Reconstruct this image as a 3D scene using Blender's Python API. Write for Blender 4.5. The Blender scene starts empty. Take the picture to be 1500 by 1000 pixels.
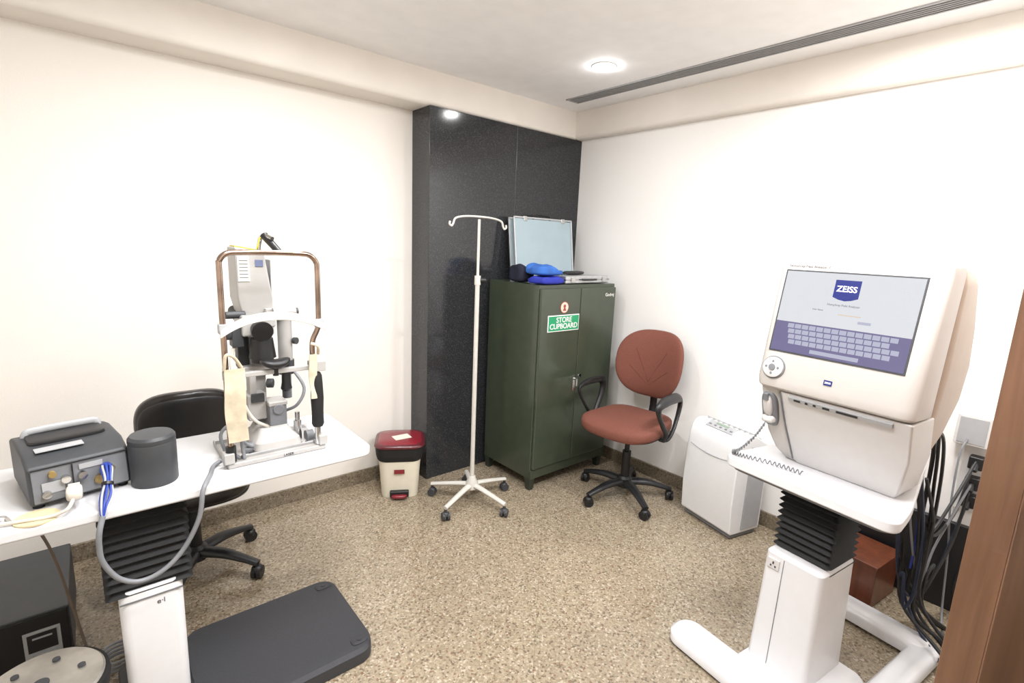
import bpy, bmesh, math, random
from mathutils import Vector, Matrix, Euler
random.seed(4)
S=bpy.context.scene
COL=S.collection
pi=math.pi
def rad(a): return a*pi/180
# ---------------------------------------------------------------- materials
def lin(c):
    return tuple((x/12.92 if x<=0.04045 else ((x+0.055)/1.055)**2.4) for x in c)
def C(r,g,b): return lin((r/255,g/255,b/255))+(1,)
MATS={}
def mat(name,col,rough=0.5,metal=0.0,var=0.04,scale=30,bump=0.0,emit=None,es=0,coat=0,alpha=None):
    if name in MATS: return MATS[name]
    m=bpy.data.materials.new(name); m.use_nodes=True
    nt=m.node_tree; b=nt.nodes['Principled BSDF']
    b.inputs['Roughness'].default_value=rough; b.inputs['Metallic'].default_value=metal
    b.inputs['Coat Weight'].default_value=coat
    tc=nt.nodes.new('ShaderNodeTexCoord'); n=nt.nodes.new('ShaderNodeTexNoise')
    n.inputs['Scale'].default_value=scale; n.inputs['Detail'].default_value=4
    nt.links.new(tc.outputs['Object'],n.inputs['Vector'])
    r=nt.nodes.new('ShaderNodeValToRGB')
    c0=tuple(max(0,x*(1-var)) for x in col[:3])+(1,); c1=tuple(min(1,x*(1+var)) for x in col[:3])+(1,)
    r.color_ramp.elements[0].position=0.35; r.color_ramp.elements[1].position=0.65
    r.color_ramp.elements[0].color=c0; r.color_ramp.elements[1].color=c1
    nt.links.new(n.outputs['Fac'],r.inputs['Fac']); nt.links.new(r.outputs['Color'],b.inputs['Base Color'])
    if bump:
        bp=nt.nodes.new('ShaderNodeBump'); bp.inputs['Strength'].default_value=bump; bp.inputs['Distance'].default_value=0.003
        nt.links.new(n.outputs['Fac'],bp.inputs['Height']); nt.links.new(bp.outputs['Normal'],b.inputs['Normal'])
    if emit:
        b.inputs['Emission Color'].default_value=emit; b.inputs['Emission Strength'].default_value=es
    MATS[name]=m; return m
def floor_mat(name,dark=1.0,rough=0.11,tiles=True):
    m=bpy.data.materials.new(name); m.use_nodes=True; nt=m.node_tree; b=nt.nodes['Principled BSDF']
    N=nt.nodes.new; L=nt.links.new
    tc=N('ShaderNodeTexCoord')
    v=N('ShaderNodeTexVoronoi'); v.inputs['Scale'].default_value=135; L(tc.outputs['Object'],v.inputs['Vector'])
    sep=N('ShaderNodeSeparateColor'); L(v.outputs['Color'],sep.inputs['Color'])
    r=N('ShaderNodeValToRGB'); r.color_ramp.interpolation='CONSTANT'
    cols=[(0,C(112,100,84)),(0.09,C(138,125,105)),(0.28,C(151,138,117)),(0.52,C(159,146,125)),(0.72,C(145,131,111)),(0.87,C(176,165,147)),(0.955,C(126,102,84))]
    el=r.color_ramp.elements
    el[0].position=0;el[0].color=cols[0][1];el[1].position=cols[1][0];el[1].color=cols[1][1]
    for p,c in cols[2:]:
        e=el.new(p); e.color=c
    L(sep.outputs[0],r.inputs['Fac'])
    v2=N('ShaderNodeTexVoronoi'); v2.inputs['Scale'].default_value=360; L(tc.outputs['Object'],v2.inputs['Vector'])
    sep2=N('ShaderNodeSeparateColor'); L(v2.outputs['Color'],sep2.inputs['Color'])
    mr=N('ShaderNodeMapRange'); mr.inputs['To Min'].default_value=0.86; mr.inputs['To Max'].default_value=1.1
    L(sep2.outputs[1],mr.inputs['Value'])
    mx=N('ShaderNodeMix'); mx.data_type='RGBA'; mx.blend_type='MULTIPLY'; mx.inputs['Factor'].default_value=1
    L(r.outputs['Color'],mx.inputs['A']); L(mr.outputs['Result'],mx.inputs['B'])
    out=mx.outputs['Result']
    n=N('ShaderNodeTexNoise'); n.inputs['Scale'].default_value=2.2; n.inputs['Detail'].default_value=3; L(tc.outputs['Object'],n.inputs['Vector'])
    mr2=N('ShaderNodeMapRange'); mr2.inputs['To Min'].default_value=0.82*dark; mr2.inputs['To Max'].default_value=1.12*dark; L(n.outputs['Fac'],mr2.inputs['Value'])
    mx2=N('ShaderNodeMix'); mx2.data_type='RGBA'; mx2.blend_type='MULTIPLY'; mx2.inputs['Factor'].default_value=1
    L(out,mx2.inputs['A']); L(mr2.outputs['Result'],mx2.inputs['B']); out=mx2.outputs['Result']
    if tiles:
        br=N('ShaderNodeTexBrick'); br.offset=0; br.inputs['Scale'].default_value=1
        br.inputs['Brick Width'].default_value=0.6; br.inputs['Row Height'].default_value=0.6; br.inputs['Mortar Size'].default_value=0.0016
        br.inputs['Color1'].default_value=(1,1,1,1);br.inputs['Color2'].default_value=(.96,.96,.96,1);br.inputs['Mortar'].default_value=(.76,.73,.69,1)
        mp=N('ShaderNodeMapping'); mp.inputs['Rotation'].default_value=(0,0,rad(45)); L(tc.outputs['Object'],mp.inputs['Vector']); L(mp.outputs[0],br.inputs['Vector'])
        mx3=N('ShaderNodeMix'); mx3.data_type='RGBA'; mx3.blend_type='MULTIPLY'; mx3.inputs['Factor'].default_value=1
        L(out,mx3.inputs['A']); L(br.outputs['Color'],mx3.inputs['B']); out=mx3.outputs['Result']
    L(out,b.inputs['Base Color']); b.inputs['Roughness'].default_value=rough
    rr=N('ShaderNodeMapRange'); rr.inputs['To Min'].default_value=rough*0.8; rr.inputs['To Max'].default_value=rough*1.7; L(n.outputs['Fac'],rr.inputs['Value']); L(rr.outputs['Result'],b.inputs['Roughness'])
    return m
def granite_mat():
    m=bpy.data.materials.new('black_granite'); m.use_nodes=True; nt=m.node_tree; b=nt.nodes['Principled BSDF']
    N=nt.nodes.new; L=nt.links.new
    tc=N('ShaderNodeTexCoord'); v=N('ShaderNodeTexVoronoi'); v.inputs['Scale'].default_value=360; L(tc.outputs['Object'],v.inputs['Vector'])
    sep=N('ShaderNodeSeparateColor'); L(v.outputs['Color'],sep.inputs['Color'])
    r=N('ShaderNodeValToRGB'); r.color_ramp.interpolation='CONSTANT'; el=r.color_ramp.elements
    el[0].color=C(38,39,41); el[1].position=.6; el[1].color=C(48,49,52); e=el.new(.91); e.color=C(74,76,80)
    L(sep.outputs[0],r.inputs['Fac']); L(r.outputs['Color'],b.inputs['Base Color']); b.inputs['Roughness'].default_value=.12
    return m
def wood_mat(name,c0,c1,rough=.3,rot=(0,0,0)):
    m=bpy.data.materials.new(name); m.use_nodes=True; nt=m.node_tree; b=nt.nodes['Principled BSDF']
    N=nt.nodes.new; L=nt.links.new
    tc=N('ShaderNodeTexCoord'); mp=N('ShaderNodeMapping'); mp.inputs['Scale'].default_value=(14,14,0.9); mp.inputs['Rotation'].default_value=rot
    L(tc.outputs['Object'],mp.inputs['Vector']); n=N('ShaderNodeTexNoise'); n.inputs['Scale'].default_value=2.5; n.inputs['Detail'].default_value=8; n.inputs['Distortion'].default_value=.6
    L(mp.outputs[0],n.inputs['Vector']); r=N('ShaderNodeValToRGB'); r.color_ramp.elements[0].color=c0; r.color_ramp.elements[1].color=c1
    r.color_ramp.elements[0].position=.3; r.color_ramp.elements[1].position=.7
    L(n.outputs['Fac'],r.inputs['Fac']); L(r.outputs['Color'],b.inputs['Base Color']); b.inputs['Roughness'].default_value=rough; b.inputs['Coat Weight'].default_value=.3
    return m
M_wall=mat('cream_wall',C(234,229,222),.7,var=.012,scale=260,bump=.25)
M_wallr=mat('white_wall',C(239,237,234),.7,var=.012,scale=260,bump=.25)
M_ceil=mat('ceiling_paint',C(242,241,240),.8,var=.02,scale=9,bump=.03)
M_bulk=mat('bulkhead_paint',C(230,224,216),.75,var=.02,scale=6,bump=.05)
M_floor=floor_mat('terrazzo'); M_base=floor_mat('terrazzo_skirting',.66,.3,False)
M_gran=granite_mat()
M_line=mat('joint_grey',C(130,130,132),.5)
M_white=mat('white_laminate',C(218,218,220),.32,var=.01)
M_wplas=mat('white_plastic',C(210,208,206),.35,var=.015)
M_slw=mat('instrument_off_white',C(170,168,165),.35,var=.02)
M_iv=mat('cream_enamel',C(198,195,188),.35,var=.03)
M_black=mat('black_plastic',C(24,24,26),.42,var=.06)
M_blackg=mat('black_vinyl',C(26,22,21),.3,var=.06,bump=.06,scale=90)
M_rub=mat('black_rubber',C(20,20,21),.7,var=.1)
M_dark=mat('dark_grey_plastic',C(57,59,62),.5,var=.05)
M_plat=mat('grey_rubber_platform',C(53,54,58),.6,var=.06,scale=160,bump=.3)
M_grey=mat('mid_grey_plastic',C(112,114,118),.45,var=.04)
M_lgrey=mat('light_grey_plastic',C(164,165,167),.42,var=.03)
M_chrome=mat('chrome',C(200,200,200),.15,1.0,var=.03)
M_brass=mat('worn_copper_tube',C(164,144,130),.18,1.0,var=.28,scale=14)
M_alu=mat('brushed_aluminium',C(196,198,200),.35,.7,var=.05)
M_green=mat('green_steel_paint',C(59,67,54),.28,var=.06,scale=14,coat=.3)
M_greend=mat('green_steel_dark',C(42,48,40),.4,var=.06)
M_signg=mat('sign_green',C(30,146,98),.4,var=.02)
M_signw=mat('sign_white',C(230,230,228),.4,var=.01)
M_red=mat('maroon_plastic',C(122,26,38),.28,var=.05,coat=.3)
M_redd=mat('dark_maroon_plastic',C(84,24,32),.3,var=.05,coat=.3)
M_cream=mat('cream_plastic',C(220,214,196),.4,var=.02)
M_fab=mat('rust_fabric',C(108,62,49),.85,var=.12,scale=220,bump=.35)
M_seam=mat('rust_fabric_seam',C(88,48,38),.9)
M_blue=mat('blue_cloth',C(48,98,176),.8,var=.15,scale=12,bump=.2)
M_blue2=mat('royal_blue_cloth',C(34,46,156),.75,var=.15,scale=12,bump=.2)
M_navy=mat('navy_cloth',C(22,24,44),.85,var=.2,scale=12,bump=.2)
M_case=mat('pale_blue_panel',C(160,178,186),.25,.1,var=.03,scale=6)
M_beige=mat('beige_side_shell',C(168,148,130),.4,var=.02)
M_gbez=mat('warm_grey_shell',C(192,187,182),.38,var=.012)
M_cover=mat('soft_white_cover',C(206,204,203),.36,var=.012)
M_cloth=mat('stained_cream_cloth',C(198,186,162),.9,var=.2,scale=18,bump=.3)
M_yel=mat('yellow_sticker',C(214,196,60),.5)
M_paper=mat('paper',C(220,214,200),.8,var=.03)
M_bluec=mat('blue_cable',C(34,60,150),.45)
M_gcab=mat('grey_cable',C(122,124,128),.45)
M_wcab=mat('white_cable',C(202,196,184),.5)
M_bcab=mat('black_cable',C(16,16,18),.45)
M_dbcab=mat('dark_blue_cable',C(24,36,60),.45)
M_steel=mat('worn_steel_plate',C(172,168,160),.4,.7,var=.25,scale=9)
M_scr=mat('display_pale',C(30,30,32),.2,emit=C(226,229,234),es=.9)
M_scrk=mat('display_violet',C(20,20,30),.2,emit=C(130,124,166),es=.75)
M_key=mat('display_key',C(20,20,30),.2,emit=C(190,192,212),es=.88)
M_logo=mat('logo_blue',C(18,26,80),.3,emit=C(38,46,112),es=.6)
M_let=mat('logo_letters',C(240,240,250),.3,emit=C(235,240,255),es=.9)
M_tx=mat('print_dark',C(60,62,70),.5)
M_txs=mat('display_text',C(20,20,30),.4,emit=C(110,116,130),es=.5)
M_scro=mat('display_orange',C(20,20,30),.4,emit=C(240,214,180),es=.8)
M_slot=mat('slot_shade',C(56,56,56),.6)
M_door=wood_mat('door_veneer',C(108,77,58),C(142,106,82),.28)
M_doore=wood_mat('door_edge_veneer',C(92,64,46),C(120,86,64),.35)
M_wbox=wood_mat('red_wood',C(90,48,30),C(118,64,42),.35)
M_lamp=mat('lamp_glass',C(255,255,255),.3,emit=(1,1,1,1),es=90)
# ---------------------------------------------------------------- mesh builder
def cat(pts,n=6):
    P=[Vector(p) for p in pts]
    if len(P)<3 or n<=1: return P
    out=[]
    Q=[P[0]*2-P[1]]+P+[P[-1]*2-P[-2]]
    for i in range(1,len(Q)-2):
        a,b,c,d=Q[i-1:i+3]
        for k in range(n):
            t=k/n
            out.append(0.5*((2*b)+(-a+c)*t+(2*a-5*b+4*c-d)*t*t+(-a+3*b-3*c+d)*t**3))
    out.append(P[-1]); return out
def rrect(x0,x1,y0,y1,r,n=5):
    r=min(r,(x1-x0)/2-1e-5,(y1-y0)/2-1e-5); o=[]
    for cx,cy,a in ((x1-r,y1-r,0),(x0+r,y1-r,90),(x0+r,y0+r,180),(x1-r,y0+r,270)):
        for k in range(n+1):
            t=rad(a+90*k/n); o.append((cx+r*math.cos(t),cy+r*math.sin(t)))
    return o
def rpoly(P,r,n=7):
    o=[];m=len(P)
    for i in range(m):
        p=Vector(P[i]);a=(Vector(P[i-1])-p).normalized();c=(Vector(P[(i+1)%m])-p).normalized()
        s=p+a*r;e=p+c*r
        for k in range(n+1):
            t=k/n; v=s*(1-t)**2+p*2*t*(1-t)+e*t*t; o.append((v.x,v.y))
    return o
class B:
    def __init__(s): s.bm=bmesh.new()
    def box(s,c,d,rot=None):
        Mx=Matrix.Translation(c)@(Euler(rot).to_matrix().to_4x4() if rot else Matrix())@Matrix.Diagonal((d[0],d[1],d[2],1))
        bmesh.ops.create_cube(s.bm,size=1,matrix=Mx); return s
    def bx(s,x0,x1,y0,y1,z0,z1): return s.box(((x0+x1)/2,(y0+y1)/2,(z0+z1)/2),(x1-x0,y1-y0,z1-z0))
    def cyl(s,p0,p1,r,r2=None,seg=28):
        p0=Vector(p0);p1=Vector(p1);d=p1-p0
        q=Vector((0,0,1)).rotation_difference(d.normalized()).to_matrix().to_4x4()
        bmesh.ops.create_cone(s.bm,cap_ends=True,segments=seg,radius1=r,radius2=r if r2 is None else r2,depth=d.length,matrix=Matrix.Translation((p0+p1)/2)@q); return s
    def loft(s,secs,cap=True):
        rows=[[s.bm.verts.new(p) for p in sec] for sec in secs]
        for a,b in zip(rows,rows[1:]):
            n=len(a)
            for i in range(n): s.bm.faces.new((a[i],a[(i+1)%n],b[(i+1)%n],b[i]))
        if cap:
            s.bm.faces.new(list(reversed(rows[0]))); s.bm.faces.new(rows[-1])
        return s
    def tube(s,pts,r,seg=10,n=6,flat=1.0):
        P=cat(pts,n); m=len(P)
        rs=r if isinstance(r,(list,tuple)) else [r,r]
        t=(P[1]-P[0]).normalized(); up=Vector((0,0,1)) if abs(t.z)<.9 else Vector((0,1,0))
        nrm=(up-t*up.dot(t)).normalized(); secs=[]
        for i,p in enumerate(P):
            tt=(P[min(i+1,m-1)]-P[max(i-1,0)]).normalized()
            nrm=(nrm-tt*nrm.dot(tt)).normalized(); bn=tt.cross(nrm)
            f=i/(m-1)*(len(rs)-1); k=min(int(f),len(rs)-2); rr=rs[k]+(rs[k+1]-rs[k])*(f-k)
            secs.append([p+nrm*rr*flat*math.sin(2*pi*j/seg)+bn*rr*math.cos(2*pi*j/seg) for j in range(seg)])
        return s.loft(secs)
    def lathe(s,prof,c=(0,0,0),seg=40):
        return s.loft([[ (c[0]+r*math.cos(2*pi*j/seg),c[1]+r*math.sin(2*pi*j/seg),c[2]+z) for j in range(seg)] for r,z in prof])
    def prism(s,poly,lo,hi,axis='z'):
        f={'z':lambda a,b,h:(a,b,h),'y':lambda a,b,h:(a,h,b),'x':lambda a,b,h:(h,a,b)}[axis]
        return s.loft([[f(a,b,lo) for a,b in poly],[f(a,b,hi) for a,b in poly]])
    def sup(s,c,d,e1=.5,e2=.5,warp=None,nu=40,nv=20):
        def pw(v,e): return math.copysign(abs(v)**e,v)
        rows=[]
        for i in range(1,nv):
            v=-pi/2+pi*i/nv; row=[]
            for j in range(nu):
                u=-pi+2*pi*j/nu
                p=Vector((d[0]*pw(math.cos(v),e1)*pw(math.cos(u),e2),d[1]*pw(math.cos(v),e1)*pw(math.sin(u),e2),d[2]*pw(math.sin(v),e1)))
                if warp: p=Vector(warp(p))
                row.append(p+Vector(c))
            rows.append(row)
        return s.loft(rows)
    def done(s,name,m,parent=None,bevel=0,seg=2,loc=(0,0,0),rot=(0,0,0),ang=35,label=None,mx=None,split=False):
        bmesh.ops.recalc_face_normals(s.bm,faces=s.bm.faces)
        mes=[]
        if split:
            s.bm.verts.ensure_lookup_table(); seen=set()
            for v0 in s.bm.verts:
                if v0.index in seen: continue
                st=[v0]; seen.add(v0.index); isl=[]
                while st:
                    v=st.pop(); isl.append(v)
                    for e in v.link_edges:
                        o=e.other_vert(v)
                        if o.index not in seen: seen.add(o.index); st.append(o)
                idx={v.index:i for i,v in enumerate(isl)}
                fs={f for v in isl for f in v.link_faces}
                me=bpy.data.meshes.new(name); me.from_pydata([tuple(v.co) for v in isl],[],[[idx[v.index] for v in f.verts] for f in fs]); me.update(); mes.append(me)
        else:
            me=bpy.data.meshes.new(name); s.bm.to_mesh(me); mes=[me]
        s.bm.free(); ob=None
        for me in mes:
            me.materials.append(m)
            for p in me.polygons: p.use_smooth=True
            me.set_sharp_from_angle(angle=rad(ang))
            ob=bpy.data.objects.new(name,me); COL.objects.link(ob)
            ob.location=loc; ob.rotation_euler=rot
            if mx is not None: ob.matrix_basis=mx
            if parent: ob.parent=parent
            if bevel:
                b=ob.modifiers.new('bevel','BEVEL'); b.width=bevel; b.segments=seg; b.limit_method='ANGLE'; b.angle_limit=rad(40); b.harden_normals=True
            if label: ob['label']=label
        return ob
def root(name,label,cat_,loc,rz=0,group=None):
    e=bpy.data.objects.new(name,None); COL.objects.link(e); e.empty_display_size=.1
    e.location=loc; e.rotation_euler=(0,0,rad(rz)); e['label']=label; e['category']=cat_
    if group: e['group']=group
    return e
def top(ob,label,cat_,group=None):
    ob['label']=label; ob['category']=cat_
    if group: ob['group']=group
    return ob
def struct(ob): ob['kind']='structure'; return ob
def text(name,body,size,m,parent,mx,ext=.0006,align='CENTER',sx=1.0,bold=0,space=1.0):
    cu=bpy.data.curves.new(name,'FONT'); cu.body=body; cu.size=size; cu.extrude=ext; cu.align_x=align; cu.align_y='CENTER'; cu.offset=bold; cu.space_line=space
    o=bpy.data.objects.new('tmp',cu); COL.objects.link(o); bpy.context.view_layer.update()
    me=bpy.data.meshes.new_from_object(o.evaluated_get(bpy.context.evaluated_depsgraph_get()))
    bpy.data.objects.remove(o); me.materials.clear(); me.materials.append(m)
    ob=bpy.data.objects.new(name,me); COL.objects.link(ob); ob.parent=parent; ob.matrix_basis=mx@Matrix.Diagonal((sx,1,1,1)); return ob
def frame(o,right,up):
    r=Vector(right).normalized();u=Vector(up).normalized();n=r.cross(u)
    return Matrix(((r.x,u.x,n.x,o[0]),(r.y,u.y,n.y,o[1]),(r.z,u.z,n.z,o[2]),(0,0,0,1)))
FY=lambda o:frame(o,(1,0,0),(0,0,1))   # faces -y
FX=lambda o:frame(o,(0,-1,0),(0,0,1))  # faces -x
# ---------------------------------------------------------------- camera
cd=bpy.data.cameras.new('camera'); cam=bpy.data.objects.new('camera',cd); COL.objects.link(cam); S.camera=cam
cd.lens=17.76; cd.sensor_width=36; cd.clip_start=.02
vx=Vector((890,102,740)).normalized(); vy=Vector((-635,166,740)); vy=(vy-vx*vy.dot(vx)).normalized()
vz=Vector((.0412,.9819,-.1848)); vz=(vz-vx*vz.dot(vx)-vy*vz.dot(vy)).normalized()
fw=Vector((vx.z,vy.z,vz.z)).normalized(); upv=Vector((vx.y,vy.y,vz.y)); upv=(upv-fw*upv.dot(fw)).normalized(); rt=fw.cross(upv)
cam.matrix_world=Matrix(((rt.x,upv.x,-fw.x,0),(rt.y,upv.y,-fw.y,0),(rt.z,upv.z,-fw.z,1.5),(0,0,0,1)))
# ---------------------------------------------------------------- room
XL,XR,YN,YF,ZC=-1.3,2.84,-.42,2.85,2.45
struct(B().bx(XL-.1,XR+.1,YN-1.2,YF+.1,-.1,0).done('floor',M_floor))
struct(B().bx(XL-.1,XR+.1,YN-1.2,YF+.1,ZC,ZC+.1).done('ceiling',M_ceil))
struct(B().bx(XL-.1,XR+.1,YF,YF+.1,0,ZC).done('wall_back',M_wall))
struct(B().bx(XR,XR+.1,YN-1.2,YF,0,ZC).done('wall_right',M_wallr))
struct(B().bx(XL-.1,XL,YN-1.2,YF,0,ZC).done('wall_left',M_wall))
struct(B().bx(XL,.85,YN-.1,YN,0,ZC).bx(1.80,XR,YN-.1,YN,0,ZC).bx(.85,1.80,YN-.1,YN,2.1,ZC).done('wall_front',M_wall))
struct(B().bx(XL-.1,XR+.1,YN-1.3,YN-1.2,0,ZC).done('wall_corridor',M_wall))
def bulk(name,a0,a1,off,depth,axis):
    z0=2.265; r=.028; pts=[(off+depth,z0),(off+depth,ZC),(off,ZC)]
    for k in range(7):
        t=rad(180+90*k/6); pts.append((off+r+r*math.cos(t),z0+r+r*math.sin(t)))
    b=B()
    if axis=='x': b.loft([[(a0,y,z) for y,z in pts],[(a1,y,z) for y,z in pts]])
    else: b.loft([[(x,a0,z) for x,z in pts],[(x,a1,z) for x,z in pts]])
    return struct(b.done(name,M_bulk,ang=50))
bulk('trim_1',XL,2.80,2.655,.195,'x'); bulk('trim_2',YN,2.655,2.775,.065,'y')
p=struct(B().bx(1.575,2.2285,2.65,2.85,0,2.264).bx(2.2305,2.84,2.65,2.85,0,2.264).done('trim_3',M_gran,bevel=.002))
j=struct(B().bx(2.2285,2.2305,2.652,2.84,0,2.26).done('trim_4',M_line))
struct(B().bx(XL,1.575,2.835,2.85,0,.085).done('baseboard_back',M_base,bevel=.002))
struct(B().bx(2.825,2.84,YN,2.65,0,.085).done('baseboard_right',M_base,bevel=.002))
DL=(1.02,.034,0)
d=struct(B().bx(0,.82,-.0,.058,.01,2.05).done('door_1',M_door,loc=DL,rot=(0,0,rad(-25.5)),bevel=.002))
struct(B().bx(-.0012,.0,.002,.056,.012,2.04).done('trim_5',M_doore,loc=DL,rot=(0,0,rad(-25.5))))
av=root('air_vent','long dark linear air slot set along the ceiling edge','air vent',(2.548,0,ZC))
B().bx(-.055,-.045,-.4,2.49,-.006,0).bx(.045,.055,-.4,2.49,-.006,0).bx(-.055,.055,2.48,2.49,-.006,0).done('frame',M_lgrey,av)
B().bx(-.045,.045,-.4,2.48,-.001,0).done('slot',M_slot,av)  # flat strip; shade of the slot cavity is put into its dark colour
b=B()
for x in (-.028,-.009,.009,.028): b.bx(x-.003,x+.003,-.4,2.48,-.006,-.001)
b.done('slat',M_lgrey,av)
def downlight(x,y,e,sz=.14,area=True):
    r=root('ceiling_light','round recessed white downlight glowing in the ceiling','light',(x,y,ZC))
    B().lathe([(.052,-.003),(.062,-.004),(.064,-.001),(.064,0)],seg=40).done('trim_ring',M_ceil,r)
    B().lathe([(.050,-.004),(.046,-.012),(.036,-.018),(.02,-.021),(0,-.022)],seg=40).done('lamp_glass',M_lamp,r)
    if area:
        l=bpy.data.lights.new('downlight_lamp','AREA'); l.shape='DISK'; l.size=sz; l.energy=e; l.color=(.99,.99,1)
        o=bpy.data.objects.new('downlight_lamp',l); COL.objects.link(o); o.parent=r; o.location=(0,0,-.04)
E=16
downlight(2.19,1.92,E,area=False); downlight(2.19,.45,25); downlight(.75,1.75,16); downlight(.5,.5,13)  # first lamp is in view; the unseen others are added to light the room
def panel(x,y,e):  # soft fill added out of view to light the room, no known fixture
    r=root('ceiling_fill_light','square soft fill light added out of view in the ceiling','light',(x,y,ZC))
    B().bx(-.31,.31,-.31,.31,-.012,0).done('fill_frame',M_wplas,r)
    l=bpy.data.lights.new('fill_lamp','AREA'); l.shape='SQUARE'; l.size=.58; l.energy=e; l.color=(.99,.99,1)
    o=bpy.data.objects.new('fill_lamp',l); COL.objects.link(o); o.parent=r; o.location=(0,0,-.016)
panel(.35,.9,29); panel(1.35,.35,38)
w=bpy.data.worlds.new('world'); S.world=w; w.use_nodes=True; w.node_tree.nodes['Background'].inputs[0].default_value=(1,1,1,1); w.node_tree.nodes['Background'].inputs[1].default_value=.5
S.view_settings.view_transform='Standard'; S.view_settings.exposure=0.05
# ---------------------------------------------------------------- casters
def caster(parent,x,y,a,m=M_black,r=.026,name='caster'):
    b=B(); dx,dy=math.cos(a),math.sin(a); px,py=-dy,dx
    for s in (-1,1):
        cx,cy=x+px*s*.012,y+py*s*.012
        b.cyl((cx-px*.008,cy-py*.008,r),(cx+px*.008,cy+py*.008,r),r,seg=20)
    b.cyl((x,y,r),(x,y,r*2+.012),.009,seg=12); b.sup((x,y,r*1.5),(r*.9,r*.9,r*.7),.8,1,nu=16,nv=8)
    return b.done(name,m,parent)
# ---------------------------------------------------------------- steel cupboard
cb=root('storage_cupboard','dark green painted steel two-door cupboard on short legs','cupboard',(2.01,2.13,0),0)
W,D,H,ZB=.69,.48,1.285,.078
B().bx(0,W,.012,D,ZB,H).done('body',M_green,cb,bevel=.004)
b=B()
for x in (0,W-.05):
    for y in (.012,D-.05): b.loft([[(x+.008,y+.006,0),(x+.038,y+.006,0),(x+.038,y+.04,0),(x+.008,y+.04,0)],[(x,y,ZB+.005),(x+.05,y,ZB+.005),(x+.05,y+.05,ZB+.005),(x,y+.05,ZB+.005)]])
b.done('leg',M_greend,cb,split=True)
B().bx(.0,W,.004,.016,ZB,ZB+.06).done('plinth',M_green,cb,bevel=.003)
for x0,x1 in ((.008,W/2-.002),(W/2+.002,W-.008)):
    dd=B().bx(x0,x1,-.008,.012,ZB+.065,H-.022).done('door',M_green,cb,bevel=.005)
    if x0<.1:
        hb=B().box((x1-.022,-.012,.66),(.022,.008,.10)).cyl((x1-.022,-.016,.69),(x1-.022,-.034,.69),.007,seg=16).box((x1-.022,-.036,.672),(.014,.008,.055)); hb.done('door_handle',M_chrome,dd,bevel=.002)
    else:
        B().cyl((x0+.03,-.008,.70),(x0+.03,-.013,.70),.012,seg=20).done('keyhole_plate',M_chrome,dd)
sg=B().bx(.065,.335,-.0115,-.0085,1.005,1.105).done('sign',M_signw,cb,bevel=.001)
B().bx(.071,.329,-.013,-.0115,1.011,1.099).done('sign_panel',M_signg,sg)
text('sign_text','STORE\nCUPBOARD',.045,M_signw,sg,FY((.2,-.0135,1.055)),sx=1.0,bold=.0006,space=.85)
em=B().cyl((.2,-.0085,1.150),(.2,-.0105,1.150),.036,seg=36).done('sticker',mat('sticker_red',C(146,60,52),.5),cb)
B().cyl((.2,-.0105,1.150),(.2,-.0112,1.150),.032,seg=32).done('sticker_center',mat('sticker_cream',C(214,200,184),.5),em)
B().sup((.2,-.0114,1.157),(.011,.0015,.012),1,1,nu=16,nv=10).prism([(.186,1.130),(.214,1.130),(.207,1.146),(.193,1.146)],-.0125,-.0112,'y').done('sticker_emblem',mat('sticker_dark',C(150,62,52),.5),em)
text('maker_name','Godrej',.03,M_signw,cb,FY((.62,-.0085,1.215)))
c1=root('aluminium_case','pale blue panelled aluminium briefcase standing upright against pillar','case',(2.15,2.525,H),-2)
Rt=Euler((rad(-8),0,0)).to_matrix().to_4x4()
def tb(b,name,m,bev=0): return b.done(name,m,c1,bevel=bev,mx=Rt)
tb(B().bx(.009,.515,-.0135,.042,.006,.40),'shell',M_case,.006)
tb(B().bx(0,.524,-.018,-.008,.0055,.014).bx(0,.524,-.018,-.008,.402,.412).bx(0,.010,-.018,-.008,.0055,.412).bx(.514,.524,-.018,-.008,.0055,.412).bx(0,.524,.035,.046,.0065,.016).bx(0,.524,.035,.046,.402,.412).bx(0,.010,.035,.046,.0065,.412).bx(.514,.524,.035,.046,.0065,.412),'edge_frame',M_alu,.002)
tb(B().tube([(.19,.012,.40),(.20,.012,.43),(.33,.012,.43),(.34,.012,.40)],.006,n=3),'handle',M_black)
tb(B().bx(.08,.11,-.022,-.016,.385,.415),'latch',M_chrome,.001); tb(B().bx(.42,.45,-.022,-.016,.385,.415),'latch',M_chrome,.001)
c2=root('aluminium_case','flat silver aluminium briefcase lying on cupboard top','case',(2.24,2.15,H),3)
B().bx(0,.43,0,.25,.003,.050).done('shell',M_alu,c2,bevel=.008)
B().bx(-.003,.433,-.003,.005,.024,.031).bx(-.003,.433,-.003,.253,.0255,.0295).done('edge_frame',M_chrome,c2)
B().tube([(.15,-.004,.028),(.155,-.024,.028),(.265,-.024,.028),(.27,-.004,.028)],.006,n=3).done('handle',M_black,c2)
for x in (.06,.37): B().bx(x-.017,x+.017,-.008,.0,.012,.044).done('latch',M_chrome,c2,bevel=.001)
kb=root('telephone_handset','black corded device lying on the silver case','device',(2.40,2.24,H+.051),8)
B().sup((0.04,.03,.012),(.10,.03,.012),.6,.6).done('body',M_black,kb)
B().tube([(-.05,.03,.01),(-.09,.01,.007),(-.11,.05,.006),(-.06,.085,.006),(.0,.08,.006)],.004).done('cord',M_bcab,kb)
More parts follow.
